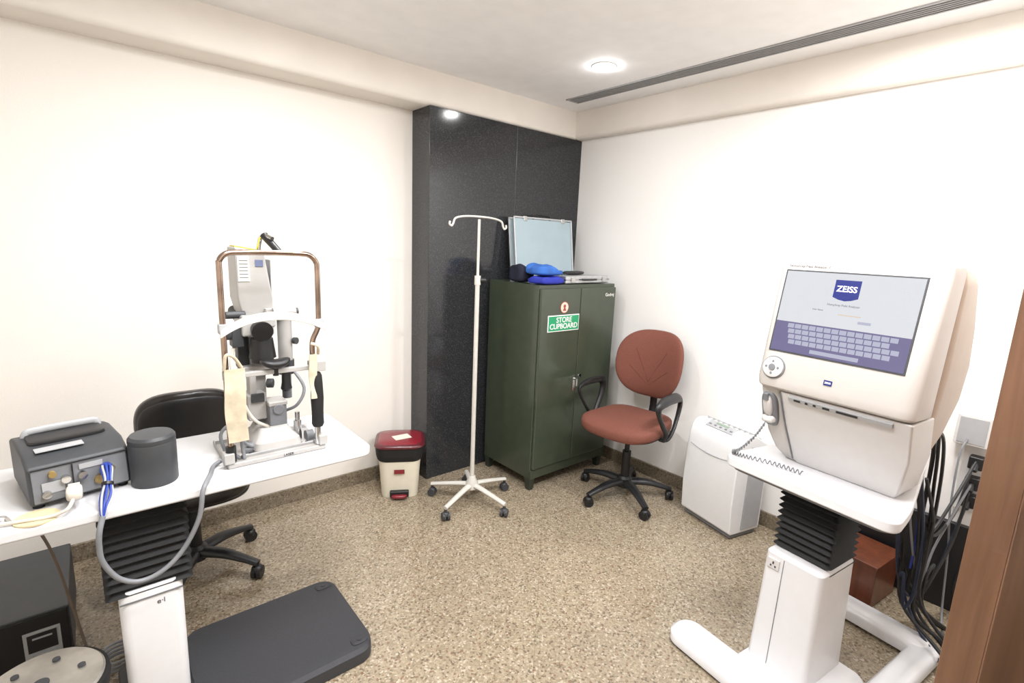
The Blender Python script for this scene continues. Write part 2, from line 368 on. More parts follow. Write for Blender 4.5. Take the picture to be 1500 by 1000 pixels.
def clothwarp(sd,amp,droop=0):
    def f(p):
        z=p.z*(1+amp*math.sin(38*p.x+sd)+amp*.7*math.sin(52*p.y+2*sd))
        if p.z>0: z+=.005*math.sin(50*p.x+30*p.y+sd)+.004*math.sin(80*p.y+sd)-droop*max(0,p.x)*.25
        else: z=p.z
        return (p.x*(1+.05*math.sin(60*p.y+sd)),p.y*(1+.05*math.sin(55*p.x+sd)),z)
    return f
for nm,lab,m,c,dm,sd,rz,dr in (('folded_cloth','folded royal blue cloth bundle on cupboard top',M_blue2,(2.125,2.205,H+.025),(.108,.075,.024),1.0,4,.4),
      ('folded_cloth','light blue folded cloth on top of darker bundle',M_blue,(2.125,2.225,H+.082),(.100,.085,.030),2.4,-10,1.3),
      ('folded_cloth','navy dark crumpled cloth beside blue bundle',M_navy,(2.08,2.38,H+.051),(.058,.065,.050),4.0,0,0)):
    o=B().sup((0,0,0),dm,.5,.45,clothwarp(sd,.15,dr),nu=72,nv=24).done(nm,m,loc=c,rot=(0,0,rad(rz)),ang=80); top(o,lab,'cloth','cloths on the cupboard')
# ---------------------------------------------------------------- IV stand
iv=root('drip_stand','cream enamelled wheeled drip stand with two hooks','drip stand',(1.645,2.245,0))
B().cyl((0,0,.13),(0,0,1.30),.0125,seg=24).done('pole',M_iv,iv)
B().cyl((0,0,1.30),(0,0,1.635),.0075,seg=18).done('inner_rod',M_iv,iv)
k=B().cyl((0,0,1.285),(0,0,1.335),.017,seg=20).done('collar',M_iv,iv)
B().cyl((.012,-.005,1.31),(.042,-.015,1.31),.015,seg=16).done('knob',M_black,k)
hk=[(-.185,0,1.615),(-.187,0,1.60),(-.175,0,1.592),(-.165,0,1.605),(-.15,0,1.632),(-.09,0,1.645),(0,0,1.648),(.09,0,1.645),(.15,0,1.632),(.165,0,1.605),(.175,0,1.592),(.187,0,1.60),(.185,0,1.615)]
B().tube(hk,.0055,seg=10).done('hook_bar',M_iv,iv)
b=B().lathe([(.028,.085),(.036,.09),(.036,.125),(.024,.15),(.02,.165),(.0,.165)],seg=28)
angs=[126,200,282,0,62]
for a in angs:
    t=rad(a); cs,sn=math.cos(t),math.sin(t)
    b.tube([(cs*.02,sn*.02,.112),(cs*.1,sn*.1,.102),(cs*.255,sn*.255,.074)],[.019,.017,.014],seg=12,flat=.75)
b.done('base',M_iv,iv)
for i,a in enumerate(angs):
    t=rad(a); caster(iv,math.cos(t)*.25,math.sin(t)*.25,t+i,M_dark,.023)
# ---------------------------------------------------------------- pedal bin
pb=root('pedal_bin','cream pedal bin with maroon lid and black liner','bin',(1.375,2.62,0),-30)
def rs(hx,hy,z,r): return [(x,y,z) for x,y in rrect(-hx,hx,-hy,hy,r,6)]
B().loft([rs(.104,.096,.0,.04),(rs(.107,.098,.012,.04)),rs(.119,.112,.2,.05),rs(.130,.122,.285,.06),rs(.122,.114,.285,.055),rs(.1,.09,.05,.04)]).done('body',M_cream,pb)
B().loft([rs(.124,.117,.232,.055),rs(.131,.124,.243,.06),rs(.137,.129,.27,.06),rs(.141,.133,.314,.065),rs(.12,.11,.315,.06)]).done('bin_liner',M_rub,pb)
ld=B().loft([rs(.143,.135,.315,.07),rs(.148,.140,.324,.07),rs(.144,.136,.335,.07),rs(.125,.118,.340,.06)]).done('lid',M_redd,pb,ang=60)
B().loft([rs(.125,.118,.340,.06),rs(.118,.11,.346,.058),rs(.06,.055,.350,.03)]).done('lid_center',M_red,ld,ang=60)
B().box((0.01,-.02,.3505),(.10,.07,.0015),(0,0,rad(25))).done('lid_label',M_paper,ld)
B().bx(-.055,.055,-.125,-.085,.012,.05).done('pedal_recess',M_black,pb,bevel=.006)
B().sup((0,-.125,.022),(.045,.022,.010),.5,.6,nu=24,nv=10).done('pedal',M_red,pb)
B().bx(-.03,.03,-.121,-.1175,.16,.185).done('badge',M_red,pb)
# ---------------------------------------------------------------- office chairs
def chair(loc,rz,label,seatm,arms,base_rot,zs=.49,backh=.20,backw=.215,backc=.81,bx=.225,e1=.66,e2=.66,ta_=.038):
    r=root('office_chair',label,'chair',(loc[0],loc[1],0),rz)   # faces local -x
    b=B().lathe([(.034,.065),(.042,.07),(.045,.125),(.03,.14),(.0,.14)],seg=26)
    for i in range(5):
        t=rad(base_rot+72*i); cs,sn=math.cos(t),math.sin(t)
        b.tube([(cs*.02,sn*.02,.105),(cs*.13,sn*.13,.105),(cs*.22,sn*.22,.088),(cs*.285,sn*.285,.07)],[.032,.028,.022,.019],seg=14,flat=.7)
    bs=b.done('base',M_black,r)
    for i in range(5):
        t=rad(base_rot+72*i); caster(r,math.cos(t)*.28,math.sin(t)*.28,t+.7+i,M_black,.028)
    B().cyl((0,0,.13),(0,0,.30),.026,seg=22).cyl((0,0,.30),(0,0,zs-.05),.015,seg=18).done('gas_lift',M_black,r)
    B().box((0.02,0,zs-.058),(.2,.15,.028)).box((0,-.12,zs-.058),(.012,.16,.01)).cyl((0,-.2,zs-.058),(0,-.235,zs-.058),.012,seg=14).done('seat_mechanism',M_black,r,bevel=.004)
    def sw(p): return (p.x,p.y*(1-.10*(p.x/.24)),p.z-(.02*((-p.x-.15)/.09)**2 if p.x<-.15 else 0)-.008*math.cos(p.y*6))
    B().sup((-.01,0,zs),(.24,.232,.046),.5,.55,sw,nu=56,nv=20).done('seat',seatm,r,ang=70)
    B().sup((-.01,0,zs-.038),(.225,.22,.016),.4,.6,nu=48,nv=10).done('seat_shell',M_black,r)
    def bw(p):
        k=p.z/backh
        wy=p.y*(1-.22*max(0,-k)**1.5 -.05*max(0,k)**2)
        return (p.x-.06*(p.y/.2)**2+.03*k+.02*k*k,wy,p.z)
    bk=B().sup((bx,0,backc),(ta_,backw,backh),e1,e2,bw,nu=48,nv=30).done('backrest',seatm,r,ang=70)
    if arms:
        def s(y,z):
            g=max(0,(1-abs(z/backh)**(2/e1)))**(e1/e2)-abs(y/backw)**(2/e2)
            xx=-ta_*max(0,g)**(e2/2)
            v=bw(Vector((xx,y,z))); return (bx+v[0]+.0006,v[1],backc+v[2])
        L_=lambda a,b_,n_=8:[s(a[0]+(b_[0]-a[0])*i/n_,a[1]+(b_[1]-a[1])*i/n_) for i in range(n_+1)]
        for g_ in (-1,1):
            B().tube(L_((0,-.11),(g_*.045,-.02))+L_((g_*.05,-.01),(g_*.105,.09)),.0022,seg=6,n=2).done('seam',M_seam,bk)
            B().tube(L_((g_*.012,-.125),(g_*.07,-.075))+L_((g_*.08,-.065),(g_*.13,-.02)),.0022,seg=6,n=2).done('seam',M_seam,bk)
    B().sup((bx+.02,0,backc-.01),(.026,backw*.95,backh*.93),.65,.7,bw,nu=40,nv=20).done('back_shell',M_black,r)
    B().tube([(.03,0,zs-.058),(.2,0,zs-.058),(bx+.05,0,zs+.01),(bx+.045,0,backc-.08)],.024,seg=12,flat=.35).done('back_support',M_black,r)
    if arms:
        for s_ in (-1,1):
            y=s_*.262
            B().tube([(-.02,s_*.19,zs-.05),(.0,s_*.245,zs-.05),(.03,y,zs+.0),(.075,y,zs+.08),(.095,y,zs+.15),(.07,y,zs+.194),(-.01,y,zs+.204),(-.11,y,zs+.202),(-.170,y,zs+.180),(-.155,y,zs+.13),(-.10,y,zs+.06),(-.05,y,zs+.0),(-.03,s_*.24,zs-.05)],[.015,.017,.017,.018,.021,.028,.030,.028,.02,.014,.014,.015,.014],seg=14,flat=.6).done('armrest',M_black,r)
    return r
chair((2.455,1.755),7,'rust brown fabric swivel chair with black loop armrests',M_fab,True,20,backc=.812,backh=.208,backw=.222,bx=.235)
chair((.275,2.44),-92,'black vinyl swivel chair behind the instrument table',M_blackg,False,-24,zs=.45,backh=.155,backw=.178,backc=.735,bx=.12,ta_=.046)
# ---------------------------------------------------------------- air purifier
ap=root('air_purifier','white portable air purifier with grey side and top panel','air purifier',(2.57,1.265,0),-14)
M_apw=mat('purifier_white',C(222,222,223),.3,var=.01)
side=[(-.01,.03),(.20,.03),(.21,.05),(.215,.45),(.19,.52),(.10,.575),(.05,.582),(.02,.57),(-.0,.545),(-.015,.49),(-.025,.40),(-.03,.2),(-.02,.04)]
B().loft([[(x,-.175,z) for x,z in side],[(x,.175,z) for x,z in side]]).done('body',M_apw,ap,bevel=.03,seg=5)
gp=[(.06,.05),(.19,.05),(.2,.44),(.17,.50),(.07,.52)]
B().loft([[(x,-.180,z) for x,z in gp],[(x,-.174,z) for x,z in gp]]).done('side_panel',M_lgrey,ap,bevel=.008)
B().bx(.0,.19,-.165,.165,.005,.035).done('base',M_grey,ap,bevel=.004)
b=B()
for y in (-.13,.13):
    b.cyl((.03,y-.012,.018),(.03,y+.012,.018),.018,seg=16); b.cyl((.17,y-.012,.018),(.17,y+.012,.018),.018,seg=16)
b.done('caster',M_black,ap,split=True)
tp=B().box((.034,.0,.574),(.05,.18,.006),(0,rad(-27),0)).done('control_panel',M_lgrey,ap,bevel=.002)
b=B()
for i in range(5): b.box((.026,-.07+i*.035,.574),(.008,.014,.004),(0,rad(-27),0))
b.done('button',M_grey,tp,split=True)
B().box((.044,.0,.583),(.012,.08,.003),(0,rad(-27),0)).done('display',mat('lcd_green',C(130,150,130),.3),tp)
b=B()
for i in range(9): b.box((.13+.0,-.14+i*.035,.560),(.10,.012,.008),(0,rad(28),0))
b.done('outlet_grille',M_lgrey,ap)
B().tube([(-.020,-.15,.44),(-.024,-.05,.425),(-.024,.05,.425),(-.020,.15,.44)],.003,seg=6).done('front_groove',M_lgrey,ap)
# ---------------------------------------------------------------- instrument table A
TZ=.78
ta=root('instrument_table','white motorised instrument table with black bellows column','table',(.07,1.83,0))
ox,oy=.07,1.83
poly=rrect(-.62-ox,.735-ox,1.595-oy,2.055-oy,.045,8)
B().prism(poly,TZ-.03,TZ).done('tabletop',M_white,ta,bevel=.008,seg=3)
def rsec(x0,x1,y0,y1,z,r=.02): return [(x,y,z) for x,y in rrect(x0,x1,y0,y1,r,4)]
b=B(); secs=[]
n=11
for i in range(n*2+1):
    z=.475+(.755-.475)*i/(n*2); e=0 if i%2 else .014
    secs.append(rsec(-.092-e+.0,.092+e,-.16-e,.06+e,z,.012))
b.loft(secs).done('bellows',M_rub,ta,ang=20)
B().loft([rsec(-.076,.076,-.175,.075,.05,.025),rsec(-.078,.078,-.175,.075,.47,.025),rsec(-.07,.07,-.168,.068,.485,.02)]).done('column',M_white,ta,bevel=.003)
cp=B().bx(-.076,.076,-.1775,-.174,.452,.456).done('column_seam',M_grey,ta)
text('column_badge','e·l',.022,M_tx,ta,FY((.02,-.1755,.43)))
pl=B().loft([[(x,y,z) for x,y in rrect(.17-ox-.0-ins,.70-ox,1.515-oy+ins,1.985-oy-ins,.06,7)] for z,ins in ((.004,.0),(.045,.0),(.058,.012))])
pl.done('foot_platform',M_plat,ta,ang=30)
B().loft([[(x,y,z) for x,y in rrect(-.10,.15,-.24,.12,.03,5)] for z in (.002,.05)]).done('foot',M_dark,ta,bevel=.006)
for x,y in ((.585,-.265),(.585,.105)): B().sup((x,y,.058),(.03,.02,.005),.5,.6,nu=24,nv=8).cyl((x,y,.06),(x,y,.065),.008,seg=16).done('platform_lug',M_plat,ta)
# console
co=root('laser_console','grey laser power console with carry handle and connectors','console',(-.075,1.825,TZ),11)
cs=[(-.125,.012),(.12,.012),(.12,.132),(.06,.142),(-.06,.136),(-.115,.112)]
B().loft([[(-.108,y,z) for y,z in cs],[(.108,y,z) for y,z in cs]]).done('body',M_dark,co,bevel=.008,seg=3)
fp=B().loft([[(-.1,-.1275,.018),(.1,-.1275,.018),(.1,-.119,.106),(-.1,-.119,.106)],[(-.1,-.115,.018),(.1,-.115,.018),(.1,-.11,.106),(-.1,-.11,.106)]]).done('front_panel',M_grey,co,bevel=.002)
b=B()
for x,z in ((-.075,.04),(-.035,.07),(.0,.07),(.06,.07)): b.cyl((x,-.12,z),(x,-.137,z),.010,seg=18)
b.done('connector',M_chrome,fp,split=True)
B().cyl((-.06,-.12,.09),(-.06,-.134,.09),.008,seg=16).cyl((.035,-.12,.045),(.035,-.132,.045),.012,seg=16).done('knob',mat('yellow_brown_knob',C(140,118,70),.4),fp,split=True)
B().box((-.06,-.1265,.055),(.045,.002,.03)).box((.02,-.1245,.092),(.05,.002,.014)).done('label_plate',M_lgrey,fp,split=True)
B().bx(-.1,.1,-.122,-.1195,.106,.1085).bx(-.02,-.018,-.128,-.12,.02,.104).done('panel_groove',M_black,fp,split=True)
B().sup((0,.03,.141),(.085,.05,.008),.35,.35,nu=32,nv=8).done('handle_recess',M_black,co)
B().tube([(-.08,.07,.135),(-.078,.07,.150),(-.06,.07,.156),(.06,.07,.156),(.078,.07,.150),(.08,.07,.135)],.010,seg=12,flat=.6,n=4).done('handle',M_lgrey,co)
B().box((-.03,-.06,.1385),(.1,.03,.002),(rad(3),0,0)).done('top_label',M_lgrey,co)
b=B()
for x in (-.09,.09):
    for y in (-.1,.1): b.cyl((x,y,0),(x,y,.014),.012,seg=14)
b.done('foot',M_rub,co,split=True)
B().bx(.1075,.1095,-.02,.09,.06,.12).done('side_vent',M_yel,co)
cu=B().lathe([(.0,0),(.056,0),(.058,.004),(.0585,.120),(.057,.125),(.0585,.128),(.058,.138),(.052,.146),(.0,.148)],seg=48).done('cylinder_cover',M_dark,loc=(.108,1.72,TZ),ang=30)
top(cu,'dark grey cylindrical plastic cover standing on white table','cover')
o=B().cyl((0,0,0),(0,0,.004),.045,seg=36).done('round_pad',mat('cream_felt',C(204,188,152),.9),loc=(-.145,1.64,TZ)); top(o,'round cream felt pad lying on white table','pad')
pc=root('power_plug','white power plug and lead connected to console','plug',(-.07,1.655,TZ))
B().sup((0,0,.042),(.017,.03,.014),.5,.5,nu=24,nv=10).bx(-.012,.012,.025,.036,.03,.054).done('plug',M_wcab,pc)
B().tube([(0,-.02,.04),(-.015,-.045,.02),(-.05,-.04,.008),(-.1,-.03,.008),(-.14,-.02,.008)],.0045).done('cord',M_wcab,pc)
ky=root('key_ring','small metal keys on a ring beside the console','keys',(-.215,1.68,TZ))
B().tube([(.014*math.cos(t*.7),.014*math.sin(t*.7),.003) for t in range(10)],.0015,seg=6).done('ring',M_chrome,ky)
B().box((.018,-.02,.003),(.008,.035,.003),(0,0,.3)).box((-.008,-.02,.005),(.008,.035,.003),(0,0,-.4)).done('key',M_chrome,ky,split=True)
bb=root('connector_lead','braided blue laser lead tied beside the console','cable',(.0,1.69,TZ))
for i in range(8):
    a=i*pi/4; dx=.009*math.cos(a); dz=.009*math.sin(a)
    B().tube([(-.002+dx*.4,.02,.075+dz*.4),(.0+dx*1.3,-.015,.083+dz),(.0+dx*.8,-.045,.058+dz*.7),(-.006+dx*1.4,-.075,.03+dz),(-.014+dx*.8,-.100,.010+dz*.5),(-.018+dx*.3,-.112,-.012)],.0028,seg=8).done('wire',M_bluec if i%3 else M_lgrey,bb)
B().cyl((.0,.02,.075),(.0,-.01,.083),.013,seg=20).done('plug',M_bluec,bb)
B().cyl((-.001,-.047,.055),(-.002,-.053,.049),.0135,seg=20).done('cable_tie',M_black,bb)
ho=B().tube([(-.018,1.575,TZ-.006),(-.028,1.562,TZ-.04),(-.032,1.562,.70),(-.028,1.565,.65),(-.0,1.57,.59),(.045,1.572,.562),(.10,1.572,.575),(.15,1.575,.62),(.19,1.57,.70),(.205,1.575,.775),(.22,1.60,.793),(.24,1.66,.788),(.255,1.71,.788),(.278,1.725,.795)],.0066,seg=12,n=8).done('grey_hose',M_gcab); top(ho,'grey flexible hose looping below the white table edge','hose')
# ---------------------------------------------------------------- slit lamp / laser
X0,Y0=.44,1.80
sl=root('slit_lamp','white ophthalmic slit lamp with bent tube head frame','slit lamp',(X0,Y0,TZ))
def q(x,y,z): return (x-X0,y-Y0,z-TZ)
B().bx(-.15,.155,-.125,.12,0,.018).done('base_plate',M_slw,sl,bevel=.005)
B().bx(-.15,.155,-.10,-.09,.018,.03).bx(-.15,.155,.07,.08,.018,.03).done('rail',M_chrome,sl,split=True)
B().box((-.145,-.11,.035),(.03,.04,.035)).box((.145,-.11,.035),(.03,.04,.035)).done('frame_foot',M_slw,sl,bevel=.004,split=True)
fr=B().tube([q(.303,1.69,.80),q(.303,1.69,1.1),q(.303,1.69,1.39),q(.305,1.69,1.425),q(.325,1.69,1.445),q(.36,1.69,1.449),q(.44,1.69,1.450),q(.53,1.69,1.449),q(.563,1.69,1.444),q(.583,1.69,1.422),q(.586,1.69,1.39),q(.586,1.69,1.26),q(.584,1.69,1.21),q(.565,1.69,1.165),q(.562,1.69,1.12),q(.564,1.69,1.07)],.0085,seg=14,n=5).done('head_frame',M_brass,sl,label='curved copper-toned tube head frame')
B().cyl(q(.572,1.69,.80),q(.572,1.69,.88),.010,seg=16).cyl(q(.565,1.69,1.06),q(.565,1.69,1.1),.011,seg=16).done('post',M_chrome,sl,split=True)
B().cyl(q(.303,1.69,.80),q(.303,1.69,.85),.015,seg=20).done('frame_collar',M_black,sl)
B().lathe([(0,0),(.016,0),(.020,.01),(.019,.05),(.021,.10),(.019,.15),(.017,.18),(.012,.19),(0,.192)],q(.572,1.685,.865),seg=24).done('hand_grip',M_rub,sl)
secs=[]
for i in range(25):
    t=i/24; x=.292+(.604-.292)*t; k=1-abs(2*t-1)**2.2; z=1.208+.044*k; y=1.672+.026*k; h=.011+.002*k
    secs.append([q(x,y-.006,z-h),q(x,y+.004,z-h),q(x,y+.004,z+h),q(x,y-.006,z+h)])
B().loft(secs).done('forehead_band',mat('band_ivory',C(216,212,205),.35),sl,bevel=.002,ang=60)
B().box(q(.303,1.69,1.222),(.026,.024,.03)).box(q(.588,1.69,1.222),(.026,.024,.03)).done('band_bracket',M_lgrey,sl,bevel=.003,split=True)
B().bx(*[.305-X0,.60-X0,1.684-Y0,1.70-Y0,1.066-TZ,1.082-TZ]).box(q(.318,1.69,1.075),(.045,.04,.03)).box(q(.575,1.69,1.078),(.05,.04,.035)).done('chin_bar',M_slw,sl,bevel=.003)
B().sup(q(.445,1.69,1.098),(.045,.03,.014),.8,.8,lambda p:(p.x,p.y,p.z+ (p.x/.045)**2*.012),nu=32,nv=12).cyl(q(.445,1.69,1.06),q(.445,1.69,1.095),.009,seg=14).done('chin_rest',M_black,sl)
def strap(x0,x1,z0,z1,y,m,nm,sd,lab):
    secs=[]
    for i in range(15):
        t=i/14; z=z1+(z0-z1)*t; w=.003*math.sin(t*7+sd); yy=y+.004*math.sin(t*9+sd)
        secs.append([q(x0+w,yy-.002,z),q((x0+x1)/2,yy-.004,z),q(x1+w*.5,yy-.002,z),q(x1+w*.5,yy+.002,z),q((x0+x1)/2,yy+.001,z),q(x0+w,yy+.002,z)])
    B().loft(secs).done(nm,m,sl,ang=70,label=lab)
strap(.292,.350,.87,1.10,1.668,M_cloth,'cloth_strap',1,'cream cloth cover tied to frame')
strap(.545,.570,.97,1.12,1.672,M_cloth,'cloth_strap',2,'stained cream cloth strip on frame')
B().tube([q(.295,1.672,1.10),q(.30,1.66,1.145),q(.32,1.662,1.14),q(.345,1.68,1.10)],.005,seg=8).tube([q(.55,1.665,1.16),q(.57,1.66,1.15),q(.578,1.68,1.12)],.005,seg=8).done('strap_tie',M_cloth,sl,split=True)
lh=B().loft([[ (x,y,z) for x,y,z in sec] for sec in (
    [q(.395,1.86,1.225),q(.49,1.86,1.225),q(.49,1.97,1.225),q(.395,1.97,1.225)],
    [q(.382,1.85,1.29),q(.490,1.85,1.29),q(.490,1.98,1.29),q(.382,1.98,1.29)],
    [q(.378,1.85,1.462),q(.468,1.85,1.447),q(.468,1.96,1.447),q(.378,1.96,1.462)])]).done('laser_head',M_slw,sl,bevel=.006)
B().box(q(.418,1.905,1.458),(.07,.07,.004),(0,rad(9),0)).done('warning_sticker',M_yel,lh)
B().box(q(.402,1.848,1.39),(.035,.003,.08)).done('head_label',M_paper,lh)
b=B()
for i in range(6): b.box(q(.402,1.846,1.363+i*.011),(.026,.001,.003))
b.done('label_print',M_grey,lh)
B().box(q(.45,1.848,1.41),(.024,.003,.022)).done('head_badge',mat('badge_blue',C(100,110,140),.4),lh)
B().bx(.490-X0,.492-X0,1.87-Y0,1.96-Y0,1.25-TZ,1.42-TZ).done('side_panel',M_lgrey,lh)
B().tube([q(.462,1.9,1.45),q(.465,1.88,1.49),q(.47,1.85,1.502),q(.485,1.81,1.492)],.007,seg=10).done('release_arm',M_chrome,sl)
B().cyl(q(.47,1.85,1.502),q(.500,1.79,1.448),.013,.011,seg=18).done('release_handle',M_black,sl)
B().box(q(.43,1.87,1.205),(.10,.12,.07)).box(q(.46,1.82,1.215),(.05,.03,.035)).done('microscope_body',M_slw,sl,bevel=.008,seg=3)
B().cyl(q(.43,1.81,1.195),q(.43,1.77,1.193),.026,.029).cyl(q(.43,1.77,1.193),q(.43,1.762,1.192),.033,seg=30).done('objective_lens',M_black,sl)
for dx in (-.033,.033):
    B().cyl(q(.43+dx,1.92,1.215),q(.43+dx,2.0,1.235),.017,.02).done('eyepiece',M_black,sl)
B().cyl(q(.435,1.80,1.10),q(.435,1.80,1.165),.042,.034).cyl(q(.435,1.80,1.085),q(.435,1.80,1.10),.034).done('mirror_drum',M_black,sl)
B().box(q(.388,1.87,1.12),(.035,.05,.13)).done('rear_bracket',M_black,sl,bevel=.006)
B().cyl(q(.525,1.86,1.02),q(.525,1.86,1.235),.024).cyl(q(.525,1.86,1.235),q(.525,1.86,1.25),.02).box(q(.505,1.86,1.245),(.09,.05,.025)).cyl(q(.48,1.83,1.245),q(.555,1.83,1.245),.017).done('illumination_tower',M_slw,sl,bevel=.003)
B().cyl(q(.525,1.86,1.02),q(.525,1.86,1.07),.028).cyl(q(.549,1.84,1.14),q(.556,1.83,1.14),.012).cyl(q(.555,1.83,1.245),q(.563,1.83,1.245),.013).done('slit_ring',M_dark,sl)
B().cyl(q(.525,1.86,.93),q(.525,1.86,1.02),.016).done('lamp_cap',M_grey,sl)
B().box(q(.37,1.85,1.17),(.035,.05,.07)).cyl(q(.33,1.85,1.18),q(.355,1.85,1.18),.022).cyl(q(.34,1.85,1.24),q(.40,1.85,1.24),.012).done('focus_knob',M_dark,sl,bevel=.003)
B().box(q(.43,1.88,1.01),(.05,.06,.30)).box(q(.41,1.83,.93),(.06,.08,.09)).box(q(.43,1.86,1.05),(.11,.08,.035)).box(q(.40,1.82,.99),(.022,.05,.13)).done('support_column',M_slw,sl,bevel=.006)
B().box(q(.41,1.786,.965),(.04,.01,.03)).cyl(q(.452,1.83,1.0),q(.47,1.82,1.0),.016).done('scale_dial',M_dark,sl,bevel=.002)
B().box(q(.465,1.79,.90),(.055,.07,.075)).cyl(q(.465,1.755,.925),q(.465,1.748,.925),.018).done('power_block',M_grey,sl,bevel=.006)
B().box(q(.465,1.79,.944),(.06,.075,.014)).box(q(.465,1.79,.862),(.06,.075,.012)).done('block_cap',M_slw,sl,bevel=.003,split=True)
B().loft([rsec(-.065,.085,-.10,.09,.03,.02),rsec(-.06,.08,-.095,.085,.05,.02),rsec(-.045,.065,-.07,.07,.065,.02),rsec(-.035,.055,-.05,.06,.085,.015)]).done('cross_slide',M_slw,sl)
B().cyl(q(.53,1.77,.80),q(.53,1.77,.87),.013).cyl(q(.53,1.77,.87),q(.53,1.77,.90),.008).done('slide_post',M_chrome,sl)
B().lathe([(0,0),(.014,0),(.019,.008),(.015,.03),(.013,.09),(.015,.10),(.0,.104)],q(.515,1.83,.965),seg=20).done('joystick',M_black,sl)
B().cyl(q(.35,1.75,.805),q(.38,1.75,.805),.022,seg=24).cyl(q(.55,1.75,.81),q(.575,1.75,.81),.022,seg=24).done('slide_wheel',M_grey,sl,split=True)
for i,(pts,m) in enumerate([([q(.30,1.74,.80),q(.29,1.76,.87),q(.33,1.76,.90),q(.37,1.78,.86),q(.36,1.82,.92),q(.37,1.86,1.02)],M_gcab),
    ([q(.33,1.70,.80),q(.30,1.70,.84),q(.33,1.72,.865),q(.36,1.73,.83),q(.40,1.74,.80)],M_gcab),
    ([q(.37,1.86,1.16),q(.34,1.80,1.08),q(.36,1.77,.97),q(.39,1.76,.90),q(.44,1.77,.86)],M_wcab),
    ([q(.50,1.80,.90),q(.53,1.76,.93),q(.56,1.78,.98),q(.54,1.84,1.04)],M_gcab),
    ([q(.34,1.69,.80),q(.335,1.69,.86),q(.338,1.69,.92)],M_gcab)]):
    B().tube(pts,.0055,seg=10).done('cable',m,sl)
text('base_print','LASER',.012,M_tx,sl,FY((.03,-.1255,.009)))
# ---------------------------------------------------------------- floor unit + stool left
up=root('power_unit','black power supply unit with front socket panel on floor','power unit',(-.32,2.15,0))
B().bx(-.17,.178,0,.46,.01,.215).done('body',M_dark,up,bevel=.004)
B().bx(-.165,.172,-.006,.002,.02,.208).done('front_panel',M_black,up,bevel=.002)
B().bx(.055,.15,-.010,-.005,.06,.16).done('socket_frame',M_lgrey,up,bevel=.002)
B().bx(.065,.14,-.013,-.009,.085,.15).done('socket_panel',M_black,up)
B().box((.103,-.014,.135),(.05,.002,.006)).box((.103,-.0145,.072),(.06,.010,.004)).done('panel_marking',M_lgrey,up,split=True)
b=B()
for x in (-.14,.15):
    for y in (.03,.42): b.cyl((x,y,0),(x,y,.012),.015,seg=14)
b.done('foot',M_rub,up,split=True)
st=root('stool','round stool with worn steel plate top and black rim','stool',(-.185,1.665,0),10)
B().lathe([(0,.285),(.132,.285),(.135,.292),(.130,.298),(0,.300)],seg=56).done('seat_plate',M_steel,st)
B().lathe([(.10,.245),(.142,.25),(.146,.27),(.144,.288),(.136,.291),(.1,.284)],seg=56).done('rim',M_rub,st)
b=B()
for a in range(6): b.cyl((.085*math.cos(a*pi/3),.085*math.sin(a*pi/3),.299),(.085*math.cos(a*pi/3),.085*math.sin(a*pi/3),.304),.009,seg=14)
b.cyl((0,0,.299),(0,0,.303),.018,seg=18).done('screw',M_dark,st,split=True)
B().cyl((0,0,.05),(0,0,.26),.022).done('post',M_chrome,st)
b=B()
for a in range(5):
    t=a*2*pi/5+.3; b.tube([(0,0,.06),(.13*math.cos(t),.13*math.sin(t),.012)],.014,n=1)
b.done('base',M_black,st)
cc=B().tube([(-.02+.055*math.cos(t*.9)*(1+.06*math.sin(t)),2.02+.05*math.sin(t*.9),.008+.0022*t) for t in range(26)],.005,seg=8,n=4).done('coiled_cable',M_gcab); top(cc,'coil of grey cable lying on the floor','cable')
o=B().tube([(-.25,2.02,.77-.03),(-.23,2.06,.68),(-.19,2.10,.55),(-.16,2.12,.42),(-.13,2.13,.2),(-.10,2.1,.03),(-.05,2.09,.01)],.0045,seg=8).done('power_cable',mat('brown_grey_cable',C(110,96,84),.5)); top(o,'thin beige cable hanging from the table to floor','cable')
# ---------------------------------------------------------------- instrument table B (perimeter)
tbx=root('instrument_table','white motorised table with bellows column and U-shaped base','table',(1.98,.52,0),-7.5)
TP=[(-.27,.275),(-.275,-.285),(-.12,-.262),(.37,-.135),(.37,.20)]
B().prism(rpoly(TP,.05,7),TZ-.035,TZ).done('tabletop',M_white,tbx,bevel=.006,seg=3)
B().prism(rpoly([(-.255,.255),(-.258,-.265),(-.12,-.245),(.35,-.122),(.35,.19)],.05,7),TZ-.048,TZ-.035).done('apron',M_grey,tbx,bevel=.004)
secs=[]
for i in range(n*2+1):
    z=.47+(.735-.47)*i/(n*2); e=0 if i%2 else .014
    secs.append(rsec(-.165-e,.0+e,-.085-e,.085+e,z,.012))
B().loft(secs).done('bellows',M_rub,tbx,ang=20)
cl=B().loft([rsec(-.235,.02,-.105,.105,.06,.02),rsec(-.222,.015,-.10,.10,.30,.02),rsec(-.215,.01,-.097,.097,.475,.02),rsec(-.20,.0,-.087,.087,.485,.02)]).done('column',M_white,tbx,bevel=.002)
B().loft([[(-.2355,.028,.07),(-.2355,.030,.07),(-.2165,.030,.47),(-.2165,.028,.47)],[(-.225,.028,.07),(-.225,.030,.07),(-.20,.030,.47),(-.20,.028,.47)]]).done('column_seam',M_grey,tbx)
so=B().box((-.218,.062,.44),(.006,.042,.038)).done('socket_plate',M_cover,tbx,bevel=.002)
B().box((-.2215,.062,.445),(.002,.005,.009)).box((-.2215,.070,.433),(.002,.005,.006)).box((-.2215,.054,.433),(.002,.005,.006)).done('socket_hole',M_dark,so,split=True)
B().loft([[(x,y,z) for x,y in rrect(-.395+i_,-.255-i_,-.31+i_,.35-i_,.06,7)] for z,i_ in ((.012,0),(.042,0),(.060,.018))]).done('base_bar',M_white,tbx,ang=50)
